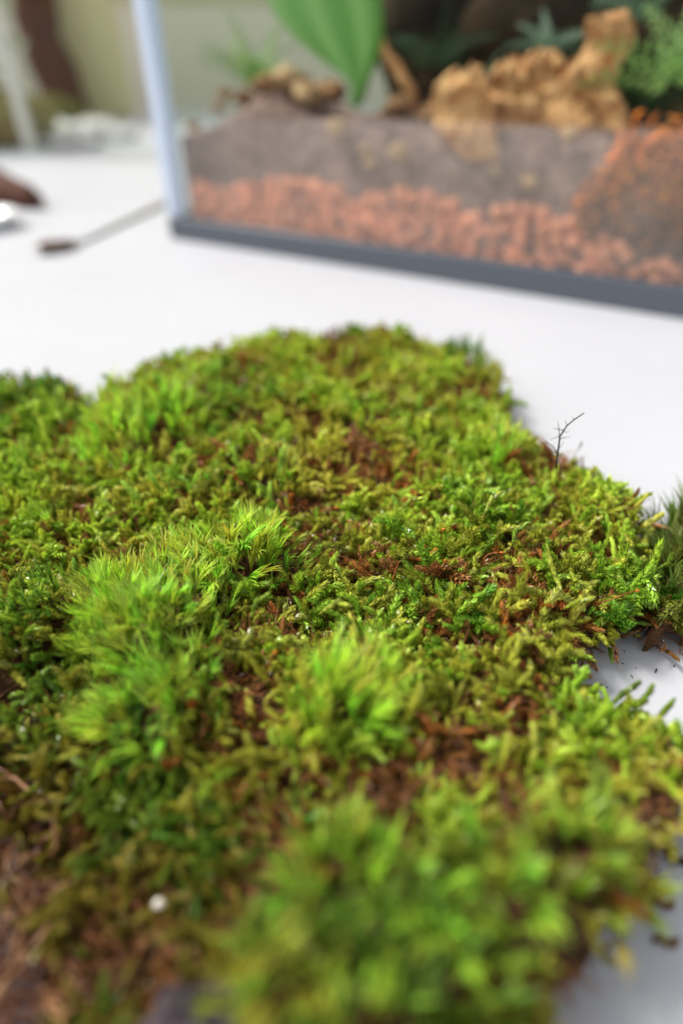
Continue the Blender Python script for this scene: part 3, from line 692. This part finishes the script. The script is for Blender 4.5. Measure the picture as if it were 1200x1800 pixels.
# big hanging leaf
def leaf_mat(name, c1, c2, veins):
    m = bpy.data.materials.new(name); m.use_nodes = True; n, l = m.node_tree.nodes, m.node_tree.links; p = n['Principled BSDF']
    at = n.new('ShaderNodeAttribute'); at.attribute_name = 'leafdata'; sp = n.new('ShaderNodeSeparateColor'); l.new(at.outputs['Color'], sp.inputs[0])
    mu = n.new('ShaderNodeMath'); mu.operation = 'MULTIPLY'; mu.inputs[1].default_value = veins; l.new(sp.outputs[0], mu.inputs[0])
    sn = n.new('ShaderNodeMath'); sn.operation = 'SINE'; l.new(mu.outputs[0], sn.inputs[0]); mr = n.new('ShaderNodeMapRange'); mr.inputs[1].default_value = -.2; mr.inputs[2].default_value = 1; l.new(sn.outputs[0], mr.inputs[0])
    mx = n.new('ShaderNodeMix'); mx.data_type = 'RGBA'; mx.inputs[6].default_value = (*c1, 1); mx.inputs[7].default_value = (*c2, 1); l.new(mr.outputs[0], mx.inputs[0]); l.new(mx.outputs[2], p.inputs['Base Color'])
    p.inputs['Roughness'].default_value = .4; tr = n.new('ShaderNodeBsdfTranslucent'); l.new(mx.outputs[2], tr.inputs[0]); x = n.new('ShaderNodeMixShader'); x.inputs[0].default_value = .4
    l.new(p.outputs[0], x.inputs[1]); l.new(tr.outputs[0], x.inputs[2]); l.new(x.outputs[0], n['Material Output'].inputs[0]); return m
M_leaf = leaf_mat('broad_leaf', (.22, .50, .11), (.36, .64, .20), 17)
rows = [(520,-150,60),(535,-90,92),(552,-30,102),(562,20,98),(576,65,80),(593,105,50),(606,130,25),(613,152,11),(614,170,8),(614,188,3)]
mb = MB(); V = []; dt = []; K = 13
for i, (x, y, hw) in enumerate(rows):
    for k in range(K):
        s = -1 + 2 * k / (K - 1); q = PT(x + hw * s, y, .016); V.append((q.x, .016 + .010 * s * s - .006 * math.cos(i * .5) + .0012 * math.cos(s * 12), q.z)); dt.append((s * .5 + .5, .5, 0))
mb.add(V, [(i * K + k, i * K + k + 1, (i + 1) * K + k + 1, (i + 1) * K + k) for i in range(len(rows) - 1) for k in range(K - 1)], dt)
o = tbuild(mb, 'broad_leaf', M_leaf); so = o.modifiers.new('t', 'SOLIDIFY'); so.thickness = .0005
tag(o, 'large pointed bright green leaf hanging tip down inside the tank', 'leaf')
# fine foliage and ferns
M_green = mat('tank_foliage', (.16, .36, .07), .5, .4, (40, (.30, .45, .12), 1), trans=.35)
M_pale = mat('pale_fern', (.10, .20, .12), .5, .4, (40, (.22, .32, .18), 1), trans=.3)
M_rust = mat('rusty_moss', (.09, .028, .010), .8, .2, (22, (.80, .28, .05), 1), (200, .7, .002), trans=.2)
def fern(name, x, y, wd, nf, L, m, label, seed, cat='fern', spread=1.2):
    r = random.Random(seed); b = PT(x, y, wd); mb = MB()
    for k in range(nf):
        d = Vector((r.uniform(-spread, spread), r.uniform(-.5, .5), r.uniform(.3, 1))).normalized(); p = b.copy(); pts = []
        for q in range(9):
            pts.append(p.copy()); p = p + d * L / 9; d = (d + Vector((0, 0, -.10)) + Vector((r.gauss(0, .06), r.gauss(0, .06), 0))).normalized()
        mb.tube(pts, [.0005] * 9, 4)
        for q in range(1, 9):
            for sgn in (-1, 1):
                t = (pts[q] - pts[q - 1]).normalized(); sd_ = t.cross(Vector((0, 1, 0))) * sgn; ll = L * .20 * (1 - q / 11)
                e = pts[q] + (sd_ + t * .5) * ll; wv = t * ll * .22
                mb.add([pts[q], (pts[q] + e) / 2 + wv, e, (pts[q] + e) / 2 - wv], [(0, 1, 2, 3)])
    return tag(tbuild(mb, name, m, smooth=False), label, cat)
fern('fern', 455, 150, .07, 9, .055, M_green, 'thin feathery green fern left of the hanging leaf', 1)
fern('fern', 960, 90, .06, 6, .03, M_pale, 'small pale green sprig on the dark bark above the cork', 2)
fern('fern', 1130, 40, .05, 5, .035, M_pale, 'bluish green fern at the top right of the tank', 3)
fern('fern', 1195, 150, .018, 12, .055, M_green, 'bright green fern above the rusty moss at the right edge', 4)
fern('fern', 845, 150, .05, 5, .022, M_pale, 'small pale sprig between the cork lobes', 5)
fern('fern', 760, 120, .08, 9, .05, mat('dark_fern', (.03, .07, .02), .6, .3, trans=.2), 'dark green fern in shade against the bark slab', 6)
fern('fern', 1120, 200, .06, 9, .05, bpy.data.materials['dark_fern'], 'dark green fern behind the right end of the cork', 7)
# thin orange root and brown bark chips
mb = MB(); mb.tube([PT(x, y, .04) for x, y in ((655,50),(675,90),(700,125),(722,160),(735,200))], [.004, .0032, .0036, .003, .002], 8)
tag(tbuild(mb, 'root', M_cork), 'thin bent orange root inside the tank, right of the hanging leaf', 'root')
M_chip = mat('brown_chip', (.16, .075, .035), .85, .2, (60, (.42, .22, .10), 1), (120, .7, .002))
r = random.Random(12)
chip_words = ['leftmost upright chip on the slope by the glass','chip second from the left on the slope','tall chip at the left of the bark pile','chip on the top of the bark pile left of the leaf tip','widest chip on the bark pile','chip just left of the leaf tip','low chip at the foot of the bark pile','front chip under the bark pile','chip just right of the leaf tip, by the orange root','chip between the orange root and the cork','tiny chip at the left foot of the slope','lone chip nearest the corner post']
for ci, (x, y, s) in enumerate([(395,165,.006),(430,172,.008),(470,150,.011),(505,140,.012),(545,165,.013),(585,160,.010),(455,185,.008),(520,190,.010),(700,190,.011),(760,200,.008),(385,190,.005),(340,222,.005)]):
    q = PT(x, y, .055 if y < 200 else .02); mb = MB(); lump(mb, (q.x, q.y, q.z), s * .9, s * .8, s * .5, x, 18, 12, rough=.38)
    tag(tbuild(mb, 'bark_chip', M_scrap if r.random() < .25 else M_chip), 'rough brown bark ' + chip_words[ci], 'bark chip', 'bark chips on the soil in the tank')
# rusty moss pressed to the front glass at the right
mb = MB(); r = random.Random(31)
for k in range(1500):
    t = r.random(); x = r.uniform(1018, 1290); top_y = 388 - (x - 1015) * 1.56 if x < 1110 else 236
    y = r.uniform(top_y - 4 + r.gauss(0, 18) + 12 * math.sin(x * .09), 392 + (x - 1015) * .36 + r.gauss(0, 16))
    q = PT(x, y, r.uniform(.0068, .013)); d = Vector((r.gauss(0, 1), r.gauss(0, .25), r.gauss(.2, 1))).normalized(); L = r.uniform(.004, .010); pts = [q]
    for j in range(4):
        d = (d + Vector((r.gauss(0, .4), r.gauss(0, .1), r.gauss(0, .4)))).normalized(); e = pts[-1] + d * L / 4; e.y = min(max(e.y, .0066), .016); pts.append(e)
    mb.tube(pts, [.0009, .001, .0009, .0006, .0002], 4, (1, r.random(), 0), [(1.0, .36, .05), (.62, .19, .035), (.26, .08, .022), (.09, .03, .012)][min(3, int(r.random() * 1.9 + max(0, (y - 310) / 60)))])
o = tbuild(mb, 'rusty_moss', M_needle); tag(o, 'rusty brown and orange dry moss against the glass at the right end', 'dry moss')

# ------------------------------------------------------------------ things at the far left
M_steel = mat('dull_steel', (.35, .34, .33), .35, .5, metal=.8)
mb = MB(); a, b = P(278, 364, .0012), P(150, 424, .0012); c = P(100, 438, .001)
mb.tube([a + (a - b) * .25, a, a.lerp(b, .5), b, b.lerp(c, .3)], [.0030, .0028, .0022, .0016, .0022], 8)
sp = empty('spoon', c, 'small metal spoon with a soiled bowl lying left of the tank', 'spoon'); sp.location = c
mb.build('handle', M_steel, sp)
mb = MB(); V = []; F = []
dirn = (b - c).normalized(); sdn = Vector((-dirn.y, dirn.x, 0))
for j in range(5):
    for i in range(16):
        a_ = 6.2832 * i / 16; rr_ = 1 - j * .22
        q = c + dirn * (.018 * rr_ * math.cos(a_)) + sdn * (.010 * rr_ * math.sin(a_)); V.append((q.x, q.y, .0008 + .004 * (rr_ ** 2)))
F = [(j * 16 + i, j * 16 + (i + 1) % 16, (j + 1) * 16 + (i + 1) % 16, (j + 1) * 16 + i) for j in range(4) for i in range(16)] + [tuple(64 + i for i in range(16))]
mb.add(V, F); o = mb.build('bowl', M_steel, sp); so = o.modifiers.new('t', 'SOLIDIFY'); so.thickness = .0008
mb = MB(); lump(mb, (c.x, c.y, .004), .014, .008, .003, 8); mb.build('soil_crumb', M_soil, sp)
# dark bark with a sprig of moss, and the white dish in front of it
mb = MB(); q0, q1 = P(-40, 330, .01), P(70, 352, .008)
mb.tube([q0, q0.lerp(q1, .3) + Vector((0, 0, .006)), q0.lerp(q1, .6) + Vector((0, 0, .002)), q0.lerp(q1, .85), q1], [.020, .018, .014, .012, .005], 9)
tag(mb.build('bark_piece', mat('dark_bark', (.06, .025, .018), .8, .2, (50, (.12, .05, .03), 1), (80, .8, .003))), 'dark red brown piece of bark lying on the table at the far left', 'bark')
mb = MB(); V = []; c = P(-22, 400, 0); prof = [(0, .001), (.016, .001), (.024, .004), (.028, .012), (.0262, .0125), (.022, .0062), (.014, .004), (0, .004)]
for a_, z in prof:
    for i in range(32): V.append((c.x + a_ * math.cos(i * .19635), c.y + a_ * math.sin(i * .19635), z))
mb.add(V, [(j * 32 + i, j * 32 + (i + 1) % 32, (j + 1) * 32 + (i + 1) % 32, (j + 1) * 32 + i) for j in range(7) for i in range(32)])
tag(mb.build('dish', mat('white_glaze', (.86, .86, .87), .15)), 'small round white dish at the left edge in front of the dark bark', 'dish')
# far left terrarium: glass jar with a brown log and greenery
jar = empty('glass_terrarium', P(-60, 262, 0), 'second glass terrarium with a dark red brown log, far left behind the bark', 'terrarium')
g0 = P(45, 268, 0); jx, jy = g0.x, g0.y
jw = .36
mb = MB(); mb.box((jx - jw, jy, 0), (jx, jy + .004, .36)); mb.build('glass_pane', M_glass, jar, smooth=False)
mb = MB(); mb.box((jx + .0125, jy + .0125, 0), (jx + .0165, jy + .25, .36)); mb.build('glass_pane', M_glass, jar, smooth=False)
mb = MB(); mb.box((jx + .001, jy - .002, 0), (jx + .016, jy + .012, .36)); mb.build('corner_strip', mat('pale_edge', (.62, .62, .54), .4), jar, smooth=False, bevel=.002)
mb = MB(); lump(mb, (jx - .13, jy + .10, .035), .15, .08, .045, 14, 24, 14, .10); mb.build('planted_mound', mat('mossy_mound', (.26, .24, .08), .9, .2, (25, (.40, .26, .12), 1), (60, .8, .006)), jar)
lg0, lg1 = P(172, 212, .0), P(172, 212, .0)
log = empty('log', (lg0.x, lg0.y, 0), 'dark red brown log standing upright beside the second glass terrarium', 'log')
mb = MB(); pts = []; 
for k in range(12):
    z = .33 * k / 11; pts.append(Vector((lg0.x - .075 + .01 * math.sin(k * .9), lg0.y, z)))
mb.tube(pts, [.050 - .0012 * k + .003 * math.sin(k * 2.3) for k in range(12)], 14); mb.build('trunk', mat('red_wood', (.055, .012, .005), .7, .2, (30, (.10, .025, .009), 1), (40, .8, .004)), log)
mb = MB(); lump(mb, (lg0.x - .07, lg0.y - .035, .020), .065, .03, .032, 15, rough=.15); mb.build('moss_foot', mat('foot_moss', (.20, .18, .04), .9, .2, (60, (.10, .10, .03), 1), (90, .8, .004)), log)
# greenery in that terrarium
mb = MB(); r = random.Random(41)
for k in range(420):
    p = Vector((jx - .17 + r.gauss(0, .07), jy + .09 + r.gauss(0, .03), abs(r.gauss(.17, .07)))); d = Vector((r.gauss(0, 1), r.gauss(0, 1), r.gauss(0, 1))).normalized(); s_ = d.orthogonal().normalized() * .010
    mb.add([p, p + d * .015 + s_, p + d * .034, p + d * .015 - s_], [(0, 1, 2, 3)])
mb.build('foliage', mat('jar_foliage', (.14, .25, .10), .6, .3, (20, (.45, .47, .38), 1), trans=.3), jar, smooth=False)['kind'] = 'stuff'
# sage green board leaning at the back, and pale stones at its foot
s0, s1 = P(112, 208, 0), P(232, 208, 0)
mb = MB(); mb.box((s0.x, s0.y, 0), (s1.x, s0.y + .03, .6)); tag(mb.build('board', M_sage, smooth=False, bevel=.004), 'tall sage green board standing on the back of the table, left of the tank', 'board')
r = random.Random(77)
M_pst = mat('pale_stone', (.62, .61, .58), .7, .3, (12, (.54, .53, .49), 1))
stone_words = ['leftmost in the back row','second in the back row','third in the back row','rightmost in the back row, next to the tank','left one of the two in front','right one of the two in front']
for si, (x, y, s) in enumerate([(90,240,.032),(135,244,.026),(175,240,.03),(215,246,.022),(115,262,.018),(160,258,.018)]):
    q = P(x, y, 0); mb = MB(); lump(mb, (q.x, q.y, s * .42), s * 1.3, s, s * .5, x)
    tag(mb.build('stone', M_pst), 'pale rounded stone by the sage board, ' + stone_words[si], 'stone', 'pale stones behind the tank')
